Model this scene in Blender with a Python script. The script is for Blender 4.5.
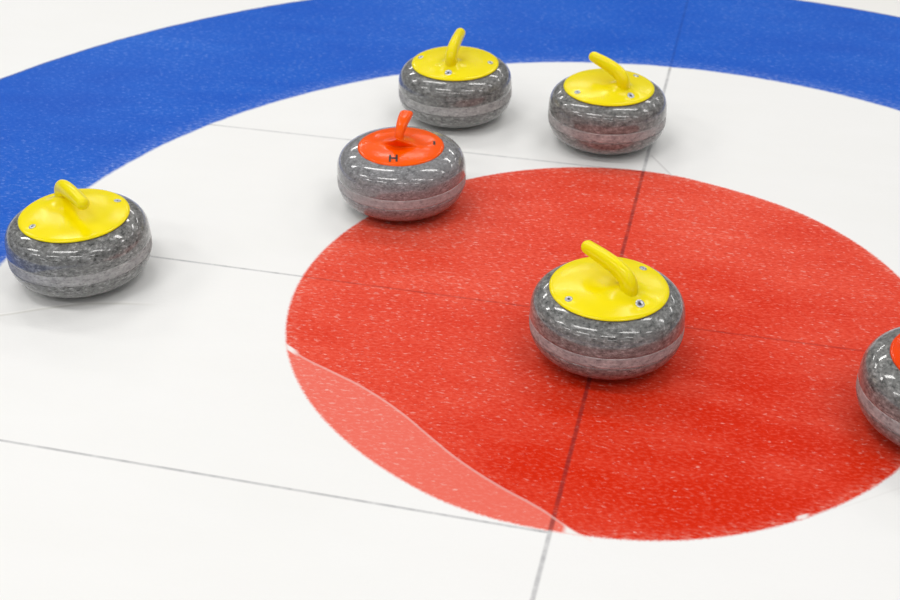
import bpy, bmesh, math, random
from mathutils import Vector, Matrix, Quaternion

for o in list(bpy.data.objects):
    bpy.data.objects.remove(o)
scn = bpy.context.scene
COL = scn.collection
random.seed(4)
PI = math.pi

# ------------------------------------------------------------------ camera
cam_d = bpy.data.cameras.new('camera')
cam = bpy.data.objects.new('camera', cam_d)
COL.objects.link(cam)
CR = (0.9709, 0.2393, -0.0019)
CU = (-0.1296, 0.5322, 0.8367)
CF = (-0.2012, 0.8121, -0.5477)
m = Matrix((CR, CU, tuple(-v for v in CF))).transposed()
cam.matrix_world = Matrix.Translation((0.19629, -2.04054, 1.36433)) @ m.to_quaternion().to_matrix().to_4x4()
cam_d.sensor_fit = 'HORIZONTAL'
cam_d.sensor_width = 36.0
cam_d.lens = 1279.94 / 900 * 36
cam_d.clip_start = 0.05
cam_d.clip_end = 200
cam_d.dof.use_dof = True
cam_d.dof.focus_distance = 2.42
cam_d.dof.aperture_fstop = 4.5
scn.camera = cam

# ------------------------------------------------------------------ world and light
world = bpy.data.worlds.new('World')
scn.world = world
world.use_nodes = True
wn, wl = world.node_tree.nodes, world.node_tree.links
wn.clear()
wo = wn.new('ShaderNodeOutputWorld')
wb = wn.new('ShaderNodeBackground')
wb.inputs['Strength'].default_value = 0.42
wr = wn.new('ShaderNodeValToRGB')
wc = wn.new('ShaderNodeTexCoord')
ws = wn.new('ShaderNodeSeparateXYZ')
wl.new(wc.outputs['Generated'], ws.inputs[0])
wl.new(ws.outputs['Z'], wr.inputs[0])
wl.new(wr.outputs[0], wb.inputs['Color'])
wl.new(wb.outputs[0], wo.inputs['Surface'])
e = wr.color_ramp.elements
e[0].position = 0.0; e[0].color = (0.42, 0.42, 0.42, 1)
e[1].position = 1.0; e[1].color = (0.95, 0.96, 0.98, 1)
x = wr.color_ramp.elements.new(0.22); x.color = (0.34, 0.34, 0.35, 1)
x = wr.color_ramp.elements.new(0.5); x.color = (0.80, 0.81, 0.83, 1)

def lamp(x, y, z, sx, sy, power, col=(1, 0.985, 0.96)):
    l = bpy.data.lights.new('ceiling_lamp', 'AREA')
    l.shape = 'RECTANGLE'; l.size = sx; l.size_y = sy
    l.energy = power; l.color = col
    o = bpy.data.objects.new('ceiling_lamp', l)
    o.location = (x, y, z)
    COL.objects.link(o)
LAMP_W = 60
for ly, lx0, step, sx, sy in ((-9.5, -7.0, 4.8, 2.2, 0.5), (-4.6, -6.6, 3.7, 2.1, 0.5), (-1.5, -5.9, 4.2, 2.3, 0.62), (2.6, -6.6, 3.9, 2.2, 0.5), (6.4, -6.2, 3.9, 2.2, 0.5), (10.5, -6.8, 3.9, 2.2, 0.5)):
    for k in range(4):
        lx = lx0 + step * k
        lamp(lx, ly, 5.0, sx, sy, LAMP_W * (1.0 - 0.045 * lx) * (sy / 0.5))

scn.view_settings.view_transform = 'Standard'
scn.view_settings.look = 'None'
scn.view_settings.gamma = 1.0
scn.view_settings.use_curve_mapping = False
scn.view_settings.exposure = -0.44

# ------------------------------------------------------------------ node helpers
class NT:
    def __init__(self, name):
        self.m = bpy.data.materials.new(name)
        self.m.use_nodes = True
        self.t = self.m.node_tree
        self.t.nodes.clear()
        self.out = self.t.nodes.new('ShaderNodeOutputMaterial')
        self.b = self.t.nodes.new('ShaderNodeBsdfPrincipled')
        self.t.links.new(self.b.outputs[0], self.out.inputs['Surface'])
        self.tc = self.t.nodes.new('ShaderNodeTexCoord')
    def put(self, sock, v):
        if isinstance(v, bpy.types.NodeSocket):
            self.t.links.new(v, sock)
        else:
            if sock.type == 'RGBA' and len(v) == 3: v = (*v, 1)
            sock.default_value = v
    def math(self, op, a, b=None, c=None, clamp=False):
        n = self.t.nodes.new('ShaderNodeMath'); n.operation = op; n.use_clamp = clamp
        self.put(n.inputs[0], a)
        if b is not None: self.put(n.inputs[1], b)
        if c is not None: self.put(n.inputs[2], c)
        return n.outputs[0]
    def step(self, v, a, b):            # smooth 0..1 between a and b
        n = self.t.nodes.new('ShaderNodeMapRange'); n.interpolation_type = 'SMOOTHSTEP'
        self.put(n.inputs['Value'], v)
        if a > b:
            n.inputs['From Min'].default_value = b; n.inputs['From Max'].default_value = a
            n.inputs['To Min'].default_value = 1; n.inputs['To Max'].default_value = 0
        else:
            n.inputs['From Min'].default_value = a; n.inputs['From Max'].default_value = b
        return n.outputs[0]
    def rng(self, v, a, b, c, d):
        n = self.t.nodes.new('ShaderNodeMapRange')
        self.put(n.inputs['Value'], v)
        for i, k in enumerate((a, b, c, d)): n.inputs[1 + i].default_value = k
        return n.outputs[0]
    def mix(self, f, a, b, blend='MIX'):
        n = self.t.nodes.new('ShaderNodeMix'); n.data_type = 'RGBA'; n.blend_type = blend
        self.put(n.inputs[0], f); self.put(n.inputs[6], a); self.put(n.inputs[7], b)
        return n.outputs[2]
    def noise(self, vec, scale, detail=2, rough=0.5):
        n = self.t.nodes.new('ShaderNodeTexNoise')
        self.put(n.inputs['Vector'], vec)
        n.inputs['Scale'].default_value = scale
        n.inputs['Detail'].default_value = detail
        n.inputs['Roughness'].default_value = rough
        return n.outputs['Fac']
    def mapping(self, vec, rot=(0, 0, 0), scale=(1, 1, 1), loc=(0, 0, 0)):
        n = self.t.nodes.new('ShaderNodeMapping')
        self.put(n.inputs['Vector'], vec)
        n.inputs['Rotation'].default_value = rot
        n.inputs['Scale'].default_value = scale
        n.inputs['Location'].default_value = loc
        return n.outputs[0]
    def curve(self, v, pts, x0, x1, y0, y1):   # y(x) through world points
        t = self.rng(v, x0, x1, 0, 1)
        n = self.t.nodes.new('ShaderNodeFloatCurve')
        c = n.mapping.curves[0]
        P = [((px - x0) / (x1 - x0), (py - y0) / (y1 - y0)) for px, py in pts]
        c.points[0].location = P[0]; c.points[1].location = P[-1]
        for q in P[1:-1]: c.points.new(*q)
        for q in c.points: q.handle_type = 'AUTO'
        n.mapping.update()
        self.put(n.inputs['Value'], t)
        return self.rng(n.outputs[0], 0, 1, y0, y1)
    def bump(self, h, strength, dist):
        n = self.t.nodes.new('ShaderNodeBump')
        n.inputs['Strength'].default_value = strength
        n.inputs['Distance'].default_value = dist
        self.put(n.inputs['Height'], h)
        self.put(self.b.inputs['Normal'], n.outputs[0])

# ------------------------------------------------------------------ ice material
def ice_material():
    N = NT('painted_ice')
    P = N.tc.outputs['Object']
    s = N.t.nodes.new('ShaderNodeSeparateXYZ'); N.put(s.inputs[0], P)
    X, Y = s.outputs[0], s.outputs[1]
    # small wander of the painted edges
    wob = N.rng(N.noise(P, 14, 3, 0.6), 0.25, 0.75, -0.0022, 0.0022)
    fine = N.rng(N.noise(P, 170, 2, 0.6), 0.2, 0.8, -0.0018, 0.0018)
    def radius(cx, cy):
        a = N.math('SUBTRACT', X, cx); b = N.math('SUBTRACT', Y, cy)
        return N.math('SQRT', N.math('ADD', N.math('MULTIPLY', a, a), N.math('MULTIPLY', b, b)))
    # the red disc was painted by hand: its radius wanders a few millimetres
    ang = N.math('ARCTAN2', Y, X)
    pts = [(-180, .6125), (-156, .6095), (-143, .606), (-122, .602), (-103, .607), (-88, .6055), (-75, .6095), (-49, .613),
           (-32, .616), (0, .615), (26, .6125), (55, .607), (70, .603), (84, .611), (100, .615), (130, .614), (162, .613), (180, .6125)]
    redr = N.curve(ang, [(math.radians(a), r) for a, r in pts], -PI, PI, 0.55, 0.65)
    r0 = N.math('ADD', radius(0, 0), fine)
    red = N.step(N.math('SUBTRACT', r0, redr), 0.0040, -0.0035)
    r1 = N.math('ADD', N.math('ADD', radius(0.006, 0.0), wob), fine)
    r2 = N.math('ADD', radius(0.0, 0.0), wob)
    blue = N.math('MULTIPLY', N.step(r1, 1.229, 1.242), N.step(r2, 1.873, 1.867))
    blue_edge = N.math('MULTIPLY', N.step(r2, 1.858, 1.866), N.step(r2, 1.876, 1.870))
    # large soft frost variation
    F1 = N.noise(P, 1.6, 2, 0.5)
    F2 = N.noise(N.mapping(P, (0, 0, math.radians(-14)), (1.0, 2.4, 1)), 4.0, 3, 0.6)
    frost = N.math('ADD', N.rng(F1, 0.3, 0.7, 0, 0.45), N.rng(F2, 0.3, 0.7, 0, 0.45))
    # less frost mix in a broad patch at the lower right of the house
    lower_right = N.step(radius(0.22, -0.42), 0.75, 0.05)
    frost = N.math('SUBTRACT', N.math('ADD', frost, 0.12), N.math('MULTIPLY', lower_right, 0.62), clamp=True)
    # pebble highlights painted in as pale flecks, drawn out like motion streaks
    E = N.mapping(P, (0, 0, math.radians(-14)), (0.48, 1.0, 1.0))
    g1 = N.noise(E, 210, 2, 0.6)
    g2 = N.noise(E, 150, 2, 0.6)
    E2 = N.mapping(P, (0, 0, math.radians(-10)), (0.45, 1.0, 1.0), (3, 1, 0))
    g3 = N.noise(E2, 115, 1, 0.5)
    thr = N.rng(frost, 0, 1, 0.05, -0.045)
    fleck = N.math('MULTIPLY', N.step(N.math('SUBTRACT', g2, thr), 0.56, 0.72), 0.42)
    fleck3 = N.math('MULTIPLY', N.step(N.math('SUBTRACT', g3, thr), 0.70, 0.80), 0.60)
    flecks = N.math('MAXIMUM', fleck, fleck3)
    grain = N.rng(g1, 0.3, 0.7, -1, 1)
    # white
    white = N.mix(frost, (0.895, 0.893, 0.885), (0.87, 0.868, 0.852))
    white = N.mix(N.step(Y, 1.2, 2.2), white, (0.86, 0.845, 0.815))
    # red
    rc = N.mix(frost, (0.680, 0.020, 0.001), (0.880, 0.118, 0.070))
    rc = N.mix(N.math('MULTIPLY', N.math('MAXIMUM', grain, 0), 0.24), rc, (0.86, 0.25, 0.18))
    rc = N.mix(N.math('MULTIPLY', N.math('MAXIMUM', N.math('MULTIPLY', grain, -1), 0), 0.40), rc, (0.52, 0.012, 0.003))
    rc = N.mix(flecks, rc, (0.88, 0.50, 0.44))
    # frost thickening towards the painted rim
    rim = N.step(N.math('SUBTRACT', r0, redr), -0.032, 0.0)
    rc = N.mix(N.math('MULTIPLY', rim, N.math('MULTIPLY', N.step(g2, 0.38, 0.70), 0.32)), rc, (0.88, 0.40, 0.33))
    # blue
    bc = N.mix(frost, (0.005, 0.080, 0.510), (0.016, 0.128, 0.600))
    bc = N.mix(N.math('MULTIPLY', N.math('MAXIMUM', grain, 0), 0.14), bc, (0.20, 0.36, 0.80))
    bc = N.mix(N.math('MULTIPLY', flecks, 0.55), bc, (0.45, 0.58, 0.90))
    rimb = N.step(r1, 1.30, 1.237)
    bc = N.mix(N.math('MULTIPLY', rimb, N.math('MULTIPLY', N.step(g2, 0.38, 0.70), 0.30)), bc, (0.50, 0.60, 0.88))
    bc = N.mix(N.math('MULTIPLY', blue_edge, 0.5), bc, (0.10, 0.16, 0.30))
    # crack running over the red disc
    cr = [(-0.70, -0.17), (-.559, -.242), (-.517, -.268), (-.459, -.294), (-.389, -.326), (-.304, -.379), (-.237, -.432),
          (-.174, -.48), (-.097, -.526), (-.0267, -.5608), (.0183, -.5897), (.0379, -.6007), (.0561, -.6096), (.10, -.636)]
    cy = N.curve(X, cr, -0.70, 0.10, -0.70, -0.10)
    d = N.math('SUBTRACT', Y, cy)
    inx = N.math('MULTIPLY', N.step(X, -0.575, -0.560), N.step(X, 0.066, 0.058))
    pale = N.math('MULTIPLY', N.step(d, 0.0, -0.004), inx)
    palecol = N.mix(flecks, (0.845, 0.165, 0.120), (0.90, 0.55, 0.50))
    palecol = N.mix(N.math('MULTIPLY', N.math('MAXIMUM', grain, 0), 0.3), palecol, (0.88, 0.36, 0.30))
    rc = N.mix(N.math('MULTIPLY', pale, 0.92), rc, palecol)
    wedge = N.math('MULTIPLY', N.math('MULTIPLY', N.step(d, 0.002, -0.002), inx), N.step(X, 0.012, 0.024))
    wedge2 = N.math('MULTIPLY', N.math('MULTIPLY', N.step(X, -0.525, -0.55), N.step(N.math('ABSOLUTE', d), 0.009, 0.003)), inx)
    cw = N.math('MULTIPLY', N.step(N.math('ABSOLUTE', d), 0.0045, 0.0008), inx)
    base = N.mix(red, white, rc)
    base = N.mix(N.math('MULTIPLY', N.math('MAXIMUM', wedge, wedge2), red), base, (0.88, 0.86, 0.84))
    base = N.mix(blue, base, bc)
    # thin tracer lines under the ice
    lt = N.rng(N.noise(P, 26, 3, 0.7), 0.3, 0.66, 0.40, 1.0)
    def hline(y, w, k):
        return N.math('MULTIPLY', N.step(N.math('ABSOLUTE', N.math('SUBTRACT', Y, y)), w, w * 0.25), k)
    inside = N.step(r1, 1.25, 1.235)
    tee = N.math('MULTIPLY', hline(-0.004, 0.0042, 0.65), N.rng(red, 0, 1, 1.0, 0.62))
    lo = hline(-0.610, 0.0042, 0.68)
    up = hline(0.609, 0.0056, 0.42)
    half = N.step(X, 0.004, -0.004)          # the two outer lines end at the centre line
    L = N.math('MULTIPLY', N.math('MAXIMUM', tee, N.math('MULTIPLY', N.math('MAXIMUM', lo, up), half)), inside)
    lc = N.math('MULTIPLY', N.step(N.math('ABSOLUTE', N.math('ADD', X, 0.0025)), 0.0058, 0.0015), 0.72)
    lc = N.math('MULTIPLY', lc, N.step(r2, 1.872, 1.868))
    L = N.math('MULTIPLY', N.math('MAXIMUM', L, lc), lt)
    linecol = N.mix(red, (0.30, 0.30, 0.32), (0.13, 0.020, 0.026))
    linecol = N.mix(blue, linecol, (0.015, 0.075, 0.40))
    base = N.mix(L, base, linecol)
    base = N.mix(N.math('MULTIPLY', cw, 0.38), base, (0.90, 0.74, 0.70))
    # second crack in front of the stone by the blue ring
    c2 = [(-1.35, -.36), (-1.131, -.269), (-1.054, -.225), (-1.0, -.198), (-.955, -.183), (-.868, -.166), (-.80, -.16)]
    d2 = N.math('SUBTRACT', Y, N.curve(X, c2, -1.35, -0.80, -0.5, 0.0))
    in2 = N.math('MULTIPLY', N.step(X, -1.35, -1.30), N.step(X, -0.84, -0.93))
    base = N.mix(N.math('MULTIPLY', N.math('MULTIPLY', N.step(N.math('ABSOLUTE', d2), 0.004, 0.001), in2), 0.7), base, (0.97, 0.96, 0.94))
    base = N.mix(N.math('MULTIPLY', N.math('MULTIPLY', N.step(N.math('ABSOLUTE', N.math('ADD', d2, 0.006)), 0.006, 0.001), in2), 0.30), base, (0.55, 0.53, 0.45))
    # scratch at the lower right rim of the red disc
    c3 = [(0.30, -.53), (.335, -.505), (.373, -.481), (.442, -.437), (.515, -.381), (.62, -.30)]
    d3 = N.math('SUBTRACT', Y, N.curve(X, c3, 0.30, 0.62, -0.6, -0.2))
    in3 = N.math('MULTIPLY', N.step(X, .358, .366), N.step(X, .384, .374))
    base = N.mix(N.math('MULTIPLY', N.math('MULTIPLY', N.step(N.math('ABSOLUTE', d3), 0.007, 0.002), in3), 0.9), base, (0.90, 0.86, 0.84))
    in4 = N.math('MULTIPLY', N.step(X, .37, .40), N.step(X, .60, .54))
    base = N.mix(N.math('MULTIPLY', N.math('MULTIPLY', N.step(N.math('ABSOLUTE', d3), 0.004, 0.001), in4), 0.10), base, (0.6, 0.58, 0.56))
    # faint diagonal scratch beside the centre line
    d5 = N.math('SUBTRACT', Y, N.rng(X, 0.008, 0.064, 0.694, 0.604))
    in5 = N.math('MULTIPLY', N.step(X, .0, .010), N.step(X, .068, .060))
    base = N.mix(N.math('MULTIPLY', N.math('MULTIPLY', N.step(N.math('ABSOLUTE', d5), 0.008, 0.002), in5), 0.38), base, (0.5, 0.48, 0.48))
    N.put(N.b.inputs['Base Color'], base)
    N.put(N.b.inputs['Roughness'], N.rng(frost, 0, 1, 0.34, 0.46))
    N.b.inputs['IOR'].default_value = 1.31
    N.b.inputs['Specular IOR Level'].default_value = 0.09
    hb = N.math('ADD', N.math('MULTIPLY', g2, 0.7), N.math('MULTIPLY', g1, 0.3))
    N.bump(hb, 0.22, 0.002)
    return N.m

def granite_material(name, light, mid, dark, rough, tint, streak=0.5, seed=0.0, sc=0.85, coat=1.0):
    N = NT(name)
    P = N.mapping(N.tc.outputs['Object'], (0.0, 0.0, 0.4), (1, 1, 1.7), (seed, seed * 0.7, 0))
    n1 = N.noise(P, 190 * sc, 3, 0.7)
    n2 = N.noise(P, 70 * sc, 3, 0.65)
    n3 = N.noise(P, 16, 2, 0.5)
    Sx = N.mapping(N.tc.outputs['Object'], (0, 0, 0), (1, 1, 2.6), (seed, 0, 0))
    n4 = N.noise(Sx, 95 * sc, 3, 0.7)
    f = N.math('ADD', N.rng(n1, 0.30, 0.70, 0, 0.5), N.rng(n4, 0.3, 0.7, 0, 0.5))
    c = N.mix(N.step(f, 0.12, 0.50), dark, mid)
    c = N.mix(N.step(f, 0.52, 0.92), c, light)
    c = N.mix(N.math('MULTIPLY', N.step(n2, 0.52, 0.66), 0.45), c, dark)
    c = N.mix(N.math('MULTIPLY', N.step(n2, 0.46, 0.34), 0.35), c, light)
    c = N.mix(N.math('MULTIPLY', N.step(n3, 0.35, 0.7), 0.35), c, tint)
    N.put(N.b.inputs['Base Color'], c)
    N.b.inputs['Roughness'].default_value = rough
    N.b.inputs['IOR'].default_value = 1.54
    N.b.inputs['Specular IOR Level'].default_value = 0.08 if coat > 0 else 0.3
    N.b.inputs['Coat Weight'].default_value = coat
    N.b.inputs['Coat Roughness'].default_value = 0.05
    N.b.inputs['Coat IOR'].default_value = 1.5
    return N.m

def plastic_material(name, col, col2, rough=0.22, spec=0.28):
    N = NT(name)
    n = N.noise(N.tc.outputs['Object'], 18, 2, 0.5)
    N.put(N.b.inputs['Base Color'], N.mix(N.step(n, 0.35, 0.7), col, col2))
    N.put(N.b.inputs['Roughness'], N.rng(N.noise(N.tc.outputs['Object'], 55, 2, 0.5), 0.3, 0.7, rough * 0.85, rough * 1.2))
    N.b.inputs['IOR'].default_value = 1.48
    N.b.inputs['Specular IOR Level'].default_value = spec
    return N.m

def metal_material():
    N = NT('screw_steel')
    n = N.noise(N.tc.outputs['Object'], 400, 2, 0.5)
    N.put(N.b.inputs['Base Color'], N.mix(n, (0.50, 0.51, 0.56), (0.66, 0.66, 0.70)))
    N.b.inputs['Metallic'].default_value = 0.9
    N.b.inputs['Roughness'].default_value = 0.28
    return N.m

def dark_material(name, a, b):
    N = NT(name)
    N.put(N.b.inputs['Base Color'], N.mix(N.noise(N.tc.outputs['Object'], 90, 2, 0.5), a, b))
    N.b.inputs['Roughness'].default_value = 0.5
    return N.m

M_ICE = ice_material()
M_GR = granite_material('dark_granite', (0.46, 0.46, 0.45), (0.185, 0.187, 0.181), (0.028, 0.029, 0.028), 0.28, (0.17, 0.17, 0.165))
M_GR_B = granite_material('pale_granite', (0.46, 0.46, 0.47), (0.235, 0.235, 0.242), (0.085, 0.085, 0.089), 0.26, (0.25, 0.245, 0.25), seed=2.0, sc=1.15)
M_BAND = granite_material('rough_granite_band', (0.60, 0.59, 0.58), (0.40, 0.395, 0.39), (0.16, 0.16, 0.16), 0.6, (0.28, 0.265, 0.27), seed=5.0, coat=0.0)
M_BAND_B = granite_material('rough_pale_granite_band', (0.58, 0.56, 0.57), (0.41, 0.40, 0.405), (0.24, 0.235, 0.24), 0.6, (0.35, 0.33, 0.335), seed=7.0, coat=0.0)
M_YEL = plastic_material('yellow_plastic', (0.94, 0.77, 0.0), (0.96, 0.80, 0.0), 0.20)
M_ORA = plastic_material('orange_plastic', (0.98, 0.098, 0.0), (0.99, 0.112, 0.0), 0.18, 0.20)
M_RED = plastic_material('red_orange_plastic', (0.84, 0.050, 0.0), (0.88, 0.060, 0.0), 0.18, 0.20)
M_STEEL = metal_material()
M_SLOT = dark_material('dark_recess', (0.03, 0.03, 0.035), (0.06, 0.06, 0.07))
M_INK = dark_material('black_ink', (0.012, 0.010, 0.010), (0.022, 0.018, 0.018))

# ------------------------------------------------------------------ object helpers
def link(name, bm, mat, parent=None, smooth=True, loc=(0, 0, 0)):
    me = bpy.data.meshes.new(name)
    bmesh.ops.remove_doubles(bm, verts=bm.verts, dist=1e-6)
    bmesh.ops.recalc_face_normals(bm, faces=bm.faces)
    bm.to_mesh(me); bm.free()
    for p in me.polygons: p.use_smooth = smooth
    me.materials.append(mat)
    o = bpy.data.objects.new(name, me)
    COL.objects.link(o)
    o.location = loc
    if parent: o.parent = parent
    return o

def lathe(prof, seg=128, closed_loop=False):
    """prof: list of (r, z). r == 0 closes on the axis."""
    bm = bmesh.new()
    rings = []
    for r, z in prof:
        if r < 1e-7: rings.append([bm.verts.new((0, 0, z))])
        else: rings.append([bm.verts.new((r * math.cos(2 * PI * k / seg), r * math.sin(2 * PI * k / seg), z)) for k in range(seg)])
    pairs = list(zip(rings, rings[1:]))
    if closed_loop: pairs.append((rings[-1], rings[0]))
    for a, b in pairs:
        for k in range(seg):
            k2 = (k + 1) % seg
            if len(a) == 1 and len(b) == 1: continue
            if len(a) == 1: bm.faces.new((a[0], b[k2], b[k]))
            elif len(b) == 1: bm.faces.new((a[k], a[k2], b[0]))
            else: bm.faces.new((a[k], a[k2], b[k2], b[k]))
    return bm

def catmull(P, sub=8):
    out = []
    n = len(P)
    for i in range(n - 1):
        p0, p1, p2, p3 = P[max(i - 1, 0)], P[i], P[i + 1], P[min(i + 2, n - 1)]
        for s in range(sub):
            t = s / sub
            out.append(tuple(0.5 * (2 * b + (c - a) * t + (2 * a - 5 * b + 4 * c - d) * t * t + (3 * b - a - 3 * c + d) * t ** 3)
                             for a, b, c, d in zip(p0, p1, p2, p3)))
    out.append(tuple(P[-1]))
    return out

def tube(ctrl, seg=28, power=2.0, cap=True):
    """ctrl: (x, z, half_width_y, half_thickness). Swept in the xz plane, rounded far end."""
    pts = catmull(ctrl, 8)
    if cap:                                  # rounded tip
        x1, z1, w1, h1 = pts[-1]; x0, z0 = pts[-3][0], pts[-3][1]
        L = math.hypot(x1 - x0, z1 - z0); dx, dz = (x1 - x0) / L, (z1 - z0) / L
        for k in range(1, 9):
            a = PI / 2 * k / 8.5
            pts.append((x1 + dx * h1 * math.sin(a), z1 + dz * h1 * math.sin(a), w1 * math.cos(a), h1 * math.cos(a)))
    bm = bmesh.new(); rings = []
    for i, (x, z, w, h) in enumerate(pts):
        a = pts[max(i - 1, 0)]; b = pts[min(i + 1, len(pts) - 1)]
        L = math.hypot(b[0] - a[0], b[1] - a[1]) or 1
        tx, tz = (b[0] - a[0]) / L, (b[1] - a[1]) / L
        nx, nz = -tz, tx
        ring = []
        for k in range(seg):
            t = 2 * PI * k / seg
            c, s_ = math.cos(t), math.sin(t)
            c = math.copysign(abs(c) ** (2 / power), c); s_ = math.copysign(abs(s_) ** (2 / power), s_)
            ring.append(bm.verts.new((x + nx * h * s_, w * c, z + nz * h * s_)))
        rings.append(ring)
    for a, b in zip(rings, rings[1:]):
        for k in range(seg):
            k2 = (k + 1) % seg
            bm.faces.new((a[k], a[k2], b[k2], b[k]))
    bm.faces.new(list(reversed(rings[0]))); bm.faces.new(rings[-1])
    return bm

# ------------------------------------------------------------------ the ice sheet
bm = bmesh.new()
bmesh.ops.create_grid(bm, x_segments=24, y_segments=24, size=9.0)
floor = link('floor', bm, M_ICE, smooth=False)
floor['kind'] = 'structure'
floor['label'] = 'white curling ice with painted red disc and blue ring'

# ------------------------------------------------------------------ curling stones
R0, H0 = 0.1393, 0.138
HU = 0.073
def prof_r(z):
    s = (z - H0 / 2) / (H0 / 2 if z < H0 / 2 else HU)
    n = 2.7 if s < 0 else 4.0
    return R0 * max(0.0, 1 - abs(s) ** n) ** (1 / n)
ZB0, ZB1 = 0.060, 0.082          # the rough striking band

def stone_body_meshes(mat, bandmat, root):
    zs = [H0 / 2 - (H0 / 2 if k < 36 else HU) * math.cos(PI * k / 72) for k in range(73)]
    low = [z for z in zs if z < ZB0 - 0.001] + [ZB0]
    high = [ZB1] + [z for z in zs if z > ZB1 + 0.001]
    prof = [(0.0, 0.006), (0.045, 0.006), (0.055, 0.0035), (0.060, 0.0004), (0.064, 0.0)]
    prof += [(prof_r(z), z) for z in low if prof_r(z) > 0.072]
    prof += [(R0 - 0.0022, ZB0 + 0.0001), (R0 - 0.0022, ZB1 - 0.0001)]
    prof += [(prof_r(z), z) for z in high if prof_r(z) > 0.080]
    prof += [(0.07, H0 - 0.001), (0.0, H0 - 0.001)]
    body = link('granite_body', lathe(prof, 160), mat, root)
    bp = [(R0 - 0.0030, ZB0)]
    for k in range(9):
        z = ZB0 + (ZB1 - ZB0) * k / 8
        bp.append((prof_r(z), z))
    bp.append((R0 - 0.0030, ZB1))
    band = link('striking_band', lathe(bp, 160, closed_loop=True), bandmat, root)
    band['label'] = 'rough paler grey band round the widest part'
    return body, band

def cover_mesh(rc, top_z, bump, rim_low=0.0040, dome=0.009):
    """round plastic cover with a moulded swelling given by bump(x, y)."""
    bm = bmesh.new(); seg = 144
    def h(x, y):
        r = math.hypot(x, y) / rc
        return top_z + dome * (1 - r ** 3.2) + bump(x, y)
    radii = [rc * k / 44 for k in range(1, 43)] 
    edge = [(rc * 0.975, 0.0), (rc * 0.992, -0.0008), (rc, -0.0018), (rc, -0.0032), (rc - 0.0008, -rim_low), (rc - 0.010, -rim_low)]
    rings = [[bm.verts.new((0, 0, h(0, 0)))]]
    for r in radii:
        rings.append([bm.verts.new((r * math.cos(a), r * math.sin(a), h(r * math.cos(a), r * math.sin(a)))) for a in (2 * PI * k / seg for k in range(seg))])
    for r, dz in edge:
        rings.append([bm.verts.new((r * math.cos(a), r * math.sin(a), top_z + dz + (dome * 0.03 if dz == 0 else 0))) for a in (2 * PI * k / seg for k in range(seg))])
    for a, b in zip(rings, rings[1:]):
        for k in range(seg):
            k2 = (k + 1) % seg
            if len(a) == 1: bm.faces.new((a[0], b[k], b[k2]))
            else: bm.faces.new((a[k], b[k], b[k2], a[k2]))
    return bm, h

def rim_shade(rc, root):  # dark ring fills the gap below the cover to give its shade
    z = prof_r_inv(rc)
    g = link('rim_shade_ring', lathe([(rc - 0.012, z - 0.003), (rc - 0.0012, z - 0.003), (rc - 0.0012, 0.1375), (rc - 0.012, 0.1375)], 128, True), M_SLOT, root)
    g['label'] = 'dark ring giving the shade under the rim of the cover'
def prof_r_inv(r):
    a, b = H0 / 2, H0 / 2 + HU
    for _ in range(40):
        mth = (a + b) / 2
        if prof_r(mth) > r: a = mth
        else: b = mth
    return a

def screw(root, r, az, h, size=0.0068):
    x, y = r * math.cos(az), r * math.sin(az)
    e = 0.002
    nx = -(h(x + e, y) - h(x - e, y)) / (2 * e); ny = -(h(x, y + e) - h(x, y - e)) / (2 * e)
    q = Vector((0, 0, 1)).rotation_difference(Vector((nx, ny, 1)).normalized())
    s = size
    head = lathe([(s * 1.0, -0.0010), (s * 1.0, 0.0008), (s * 0.86, 0.0017), (s * 0.50, 0.0019), (s * 0.46, 0.0006), (0.0, 0.0006)], 32)
    o = link('screw', head, M_STEEL, root, loc=(x, y, h(x, y)))
    o.rotation_mode = 'QUATERNION'; o.rotation_quaternion = q @ Quaternion((0, 0, 1), az)
    sl = link('screw_socket', lathe([(0.0, 0.0007), (s * 0.33, 0.0007), (s * 0.33, 0.0010), (0, 0.0010)], 6), M_SLOT, o, smooth=False)
    return o

def make_root(name, loc, rz, label, group):
    o = bpy.data.objects.new(name, None); COL.objects.link(o)
    o.empty_display_size = 0.1
    o.location = (*loc, 0); o.rotation_euler = (0, 0, rz)
    o['label'] = label; o['category'] = 'curling stone'; o['group'] = group
    return o

def smooth01(t):
    t = min(1, max(0, t)); return t * t * (3 - 2 * t)

def yellow_stone(loc, rz, label):
    root = make_root('curling_stone', loc, rz, label, 'curling stones with yellow handles')
    stone_body_meshes(M_GR, M_BAND, root)
    rc, tz = 0.1062, 0.1405
    def bump(x, y):
        # swelling that runs up into the neck of the handle
        dx, dy = x + 0.046, y
        d = math.sqrt((dx / (1.25 if dx > 0 else 0.9)) ** 2 + dy * dy)
        v = 0.0135 * math.exp(-(d / 0.023) ** 2) + 0.004 * math.exp(-(d / 0.045) ** 2)
        v -= 0.0030 * math.exp(-(((x + 0.084) / 0.011) ** 2 + (y / 0.016) ** 2))      # recess for the rear screw
        for s_ in (1, -1):
            v -= 0.0014 * math.exp(-((x - 0.003) ** 2 + (y - s_ * 0.088) ** 2) / 0.011 ** 2)
        return v
    bm, h = cover_mesh(rc, tz, bump)
    link('handle_cover', bm, M_YEL, root)
    rim_shade(rc, root)
    ctrl = [(-0.040, 0.138, 0.0220, 0.0240), (-0.0450, 0.149, 0.0172, 0.0205), (-0.0490, 0.160, 0.0150, 0.0182), (-0.0480, 0.171, 0.0145, 0.0174),
            (-0.0400, 0.1800, 0.0142, 0.0170), (-0.024, 0.1860, 0.0140, 0.0165), (0.000, 0.1895, 0.0138, 0.0158), (0.028, 0.1908, 0.0134, 0.0146),
            (0.062, 0.1915, 0.0128, 0.0124)]
    link('handle', tube(ctrl), M_YEL, root)
    for a, r, sz in ((86, 0.088, 0.0070), (-86, 0.086, 0.0070), (180, 0.080, 0.0088)):
        screw(root, r, math.radians(a), h, sz)
    return root

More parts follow.
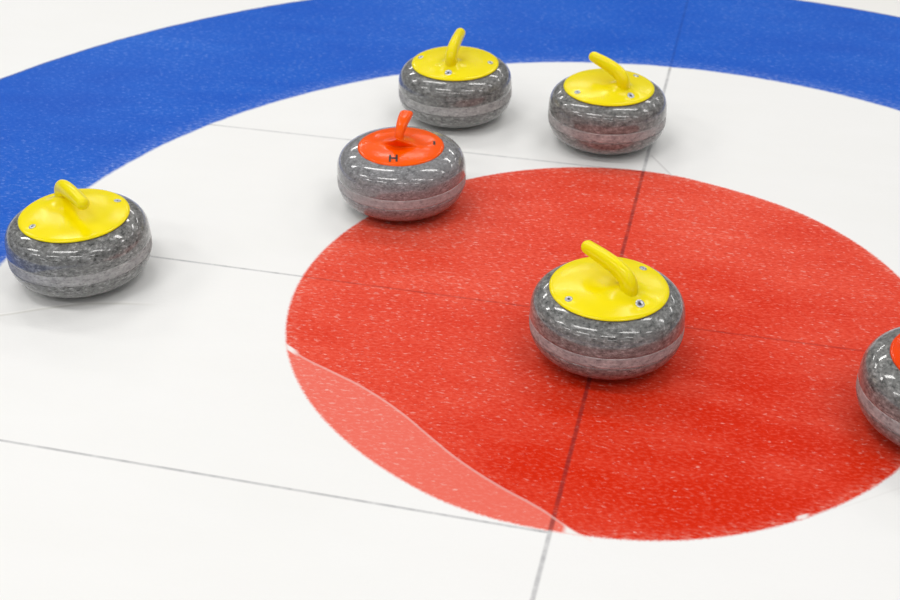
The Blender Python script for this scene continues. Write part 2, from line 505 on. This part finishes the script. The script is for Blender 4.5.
def orange_hump(x, y):
    f = smooth01((x + 0.018) / 0.012)
    back = math.exp(-(max(0, x + 0.004) / 0.022) ** 2)
    return 0.026 * f * back * math.exp(-(abs(y) / 0.0215) ** 1.30)

def orange_stone(loc, rz, label, mat=None, letters=False, granite=None, band=None, rc=0.0925):
    root = make_root('curling_stone', loc, rz, label, 'curling stones with orange handles')
    stone_body_meshes(granite or M_GR_B, band or M_BAND_B, root)
    tz = 0.1405
    def bump(x, y):
        # central hump: long soft back, steep concave face at -x
        hump = orange_hump(x, y)
        # shallow pockets either side of the neck
        pk = 0
        for s in (1, -1):
            pk -= 0.0022 * math.exp(-(((x - 0.022) / 0.022) ** 2 + ((y - s * 0.040) / 0.022) ** 2) ** 2)
        pk -= 0.0035 * math.exp(-((x + 0.022) / 0.010) ** 2 - (y / 0.022) ** 2)
        return hump + pk
    bm, h = cover_mesh(rc, tz, bump, rim_low=0.0040, dome=0.0070)
    for v in bm.verts:                    # the hump leans forward over a hollow
        v.co.x -= 1.25 * orange_hump(v.co.x, v.co.y) * smooth01((0.030 - v.co.x) / 0.03)
    cv = link('handle_cover', bm, mat or M_ORA, root)
    rim_shade(rc, root)
    ctrl = [(-0.004, 0.145, 0.0150, 0.0090), (-0.012, 0.154, 0.0110, 0.0090), (-0.014, 0.163, 0.0096, 0.0090), (-0.008, 0.173, 0.0096, 0.0090),
            (0.005, 0.181, 0.0112, 0.0086), (0.024, 0.1865, 0.0130, 0.0080), (0.042, 0.189, 0.0142, 0.0072), (0.056, 0.1905, 0.0144, 0.0064)]
    link('handle', tube(ctrl, power=2.5), mat or M_ORA, root)
    if letters:
        def stroke(bmx, x0, y0, x1, y1, w):
            # a stroke lying on the cover surface, in local cover coordinates
            n = 4; L = math.hypot(x1 - x0, y1 - y0); px, py = -(y1 - y0) / L * w / 2, (x1 - x0) / L * w / 2
            rows = []
            for k in range(n + 1):
                t = k / n; x, y = x0 + (x1 - x0) * t, y0 + (y1 - y0) * t
                row = []
                for sx in (1, -1):
                    for dz in (0.0007, -0.0004):
                        X_, Y_ = x + sx * px, y + sx * py
                        row.append(bmx.verts.new((X_, Y_, h(X_, Y_) + dz)))
                rows.append(row)
            for a, b in zip(rows, rows[1:]):
                bmx.faces.new((a[0], a[2], b[2], b[0])); bmx.faces.new((a[1], b[1], b[3], a[3]))
                bmx.faces.new((a[0], b[0], b[1], a[1])); bmx.faces.new((a[2], a[3], b[3], b[2]))
            bmx.faces.new((rows[0][0], rows[0][1], rows[0][3], rows[0][2])); bmx.faces.new((rows[-1][0], rows[-1][2], rows[-1][3], rows[-1][1]))
        # local frame: +x points along the handle (away from the camera), +y to the left
        bmx = bmesh.new()
        cx, cy = -0.0690, -0.0005
        ca, sa = math.cos(math.radians(13)), math.sin(math.radians(13))
        def hs(u0, v0, u1, v1, w):        # u right, v up in the letter
            f = lambda u, v: (cx + v * ca + u * sa, cy + v * sa - u * ca)
            stroke(bmx, *f(u0, v0), *f(u1, v1), w)
        hs(-0.0070, -0.0125, -0.0070, 0.0125, 0.0044)
        hs(0.0070, -0.0125, 0.0070, 0.0125, 0.0044)
        hs(-0.0066, 0.0010, 0.0066, -0.0010, 0.0056)
        o = link('letter', bmx, M_INK, cv, smooth=False); o['label'] = 'black letter H'
        bmx = bmesh.new()
        a = math.radians(-75); cx, cy = 0.0715 * math.cos(a), 0.0715 * math.sin(a)
        stroke(bmx, cx - 0.0085, cy - 0.0022, cx + 0.0085, cy + 0.0022, 0.0044)
        o = link('letter', bmx, M_INK, cv, smooth=False); o['label'] = 'short black upright stroke'
    return root

yellow_stone((-1.0382, -0.1016), math.radians(-40), 'yellow handled grey curling stone at the far left, partly over the blue ring')
orange_stone((-0.4999, 0.3353), math.radians(92), 'grey curling stone with orange handle and black H on its cover', letters=True)
yellow_stone((-0.4944, 0.8048), math.radians(92), 'yellow handled curling stone behind the orange H stone, handle pointing away')
yellow_stone((-0.1106, 0.7511), math.radians(136), 'yellow handled curling stone on white ice beside the centre line, beyond the red disc')
yellow_stone((0.0103, -0.1163), math.radians(139), 'yellow handled curling stone alone in the middle of the red disc')
orange_stone((0.5845, -0.2010), math.radians(-20), 'grey curling stone with red-orange cover cut off by the right edge of the view', mat=M_RED, granite=M_GR, band=M_BAND, rc=0.0980)
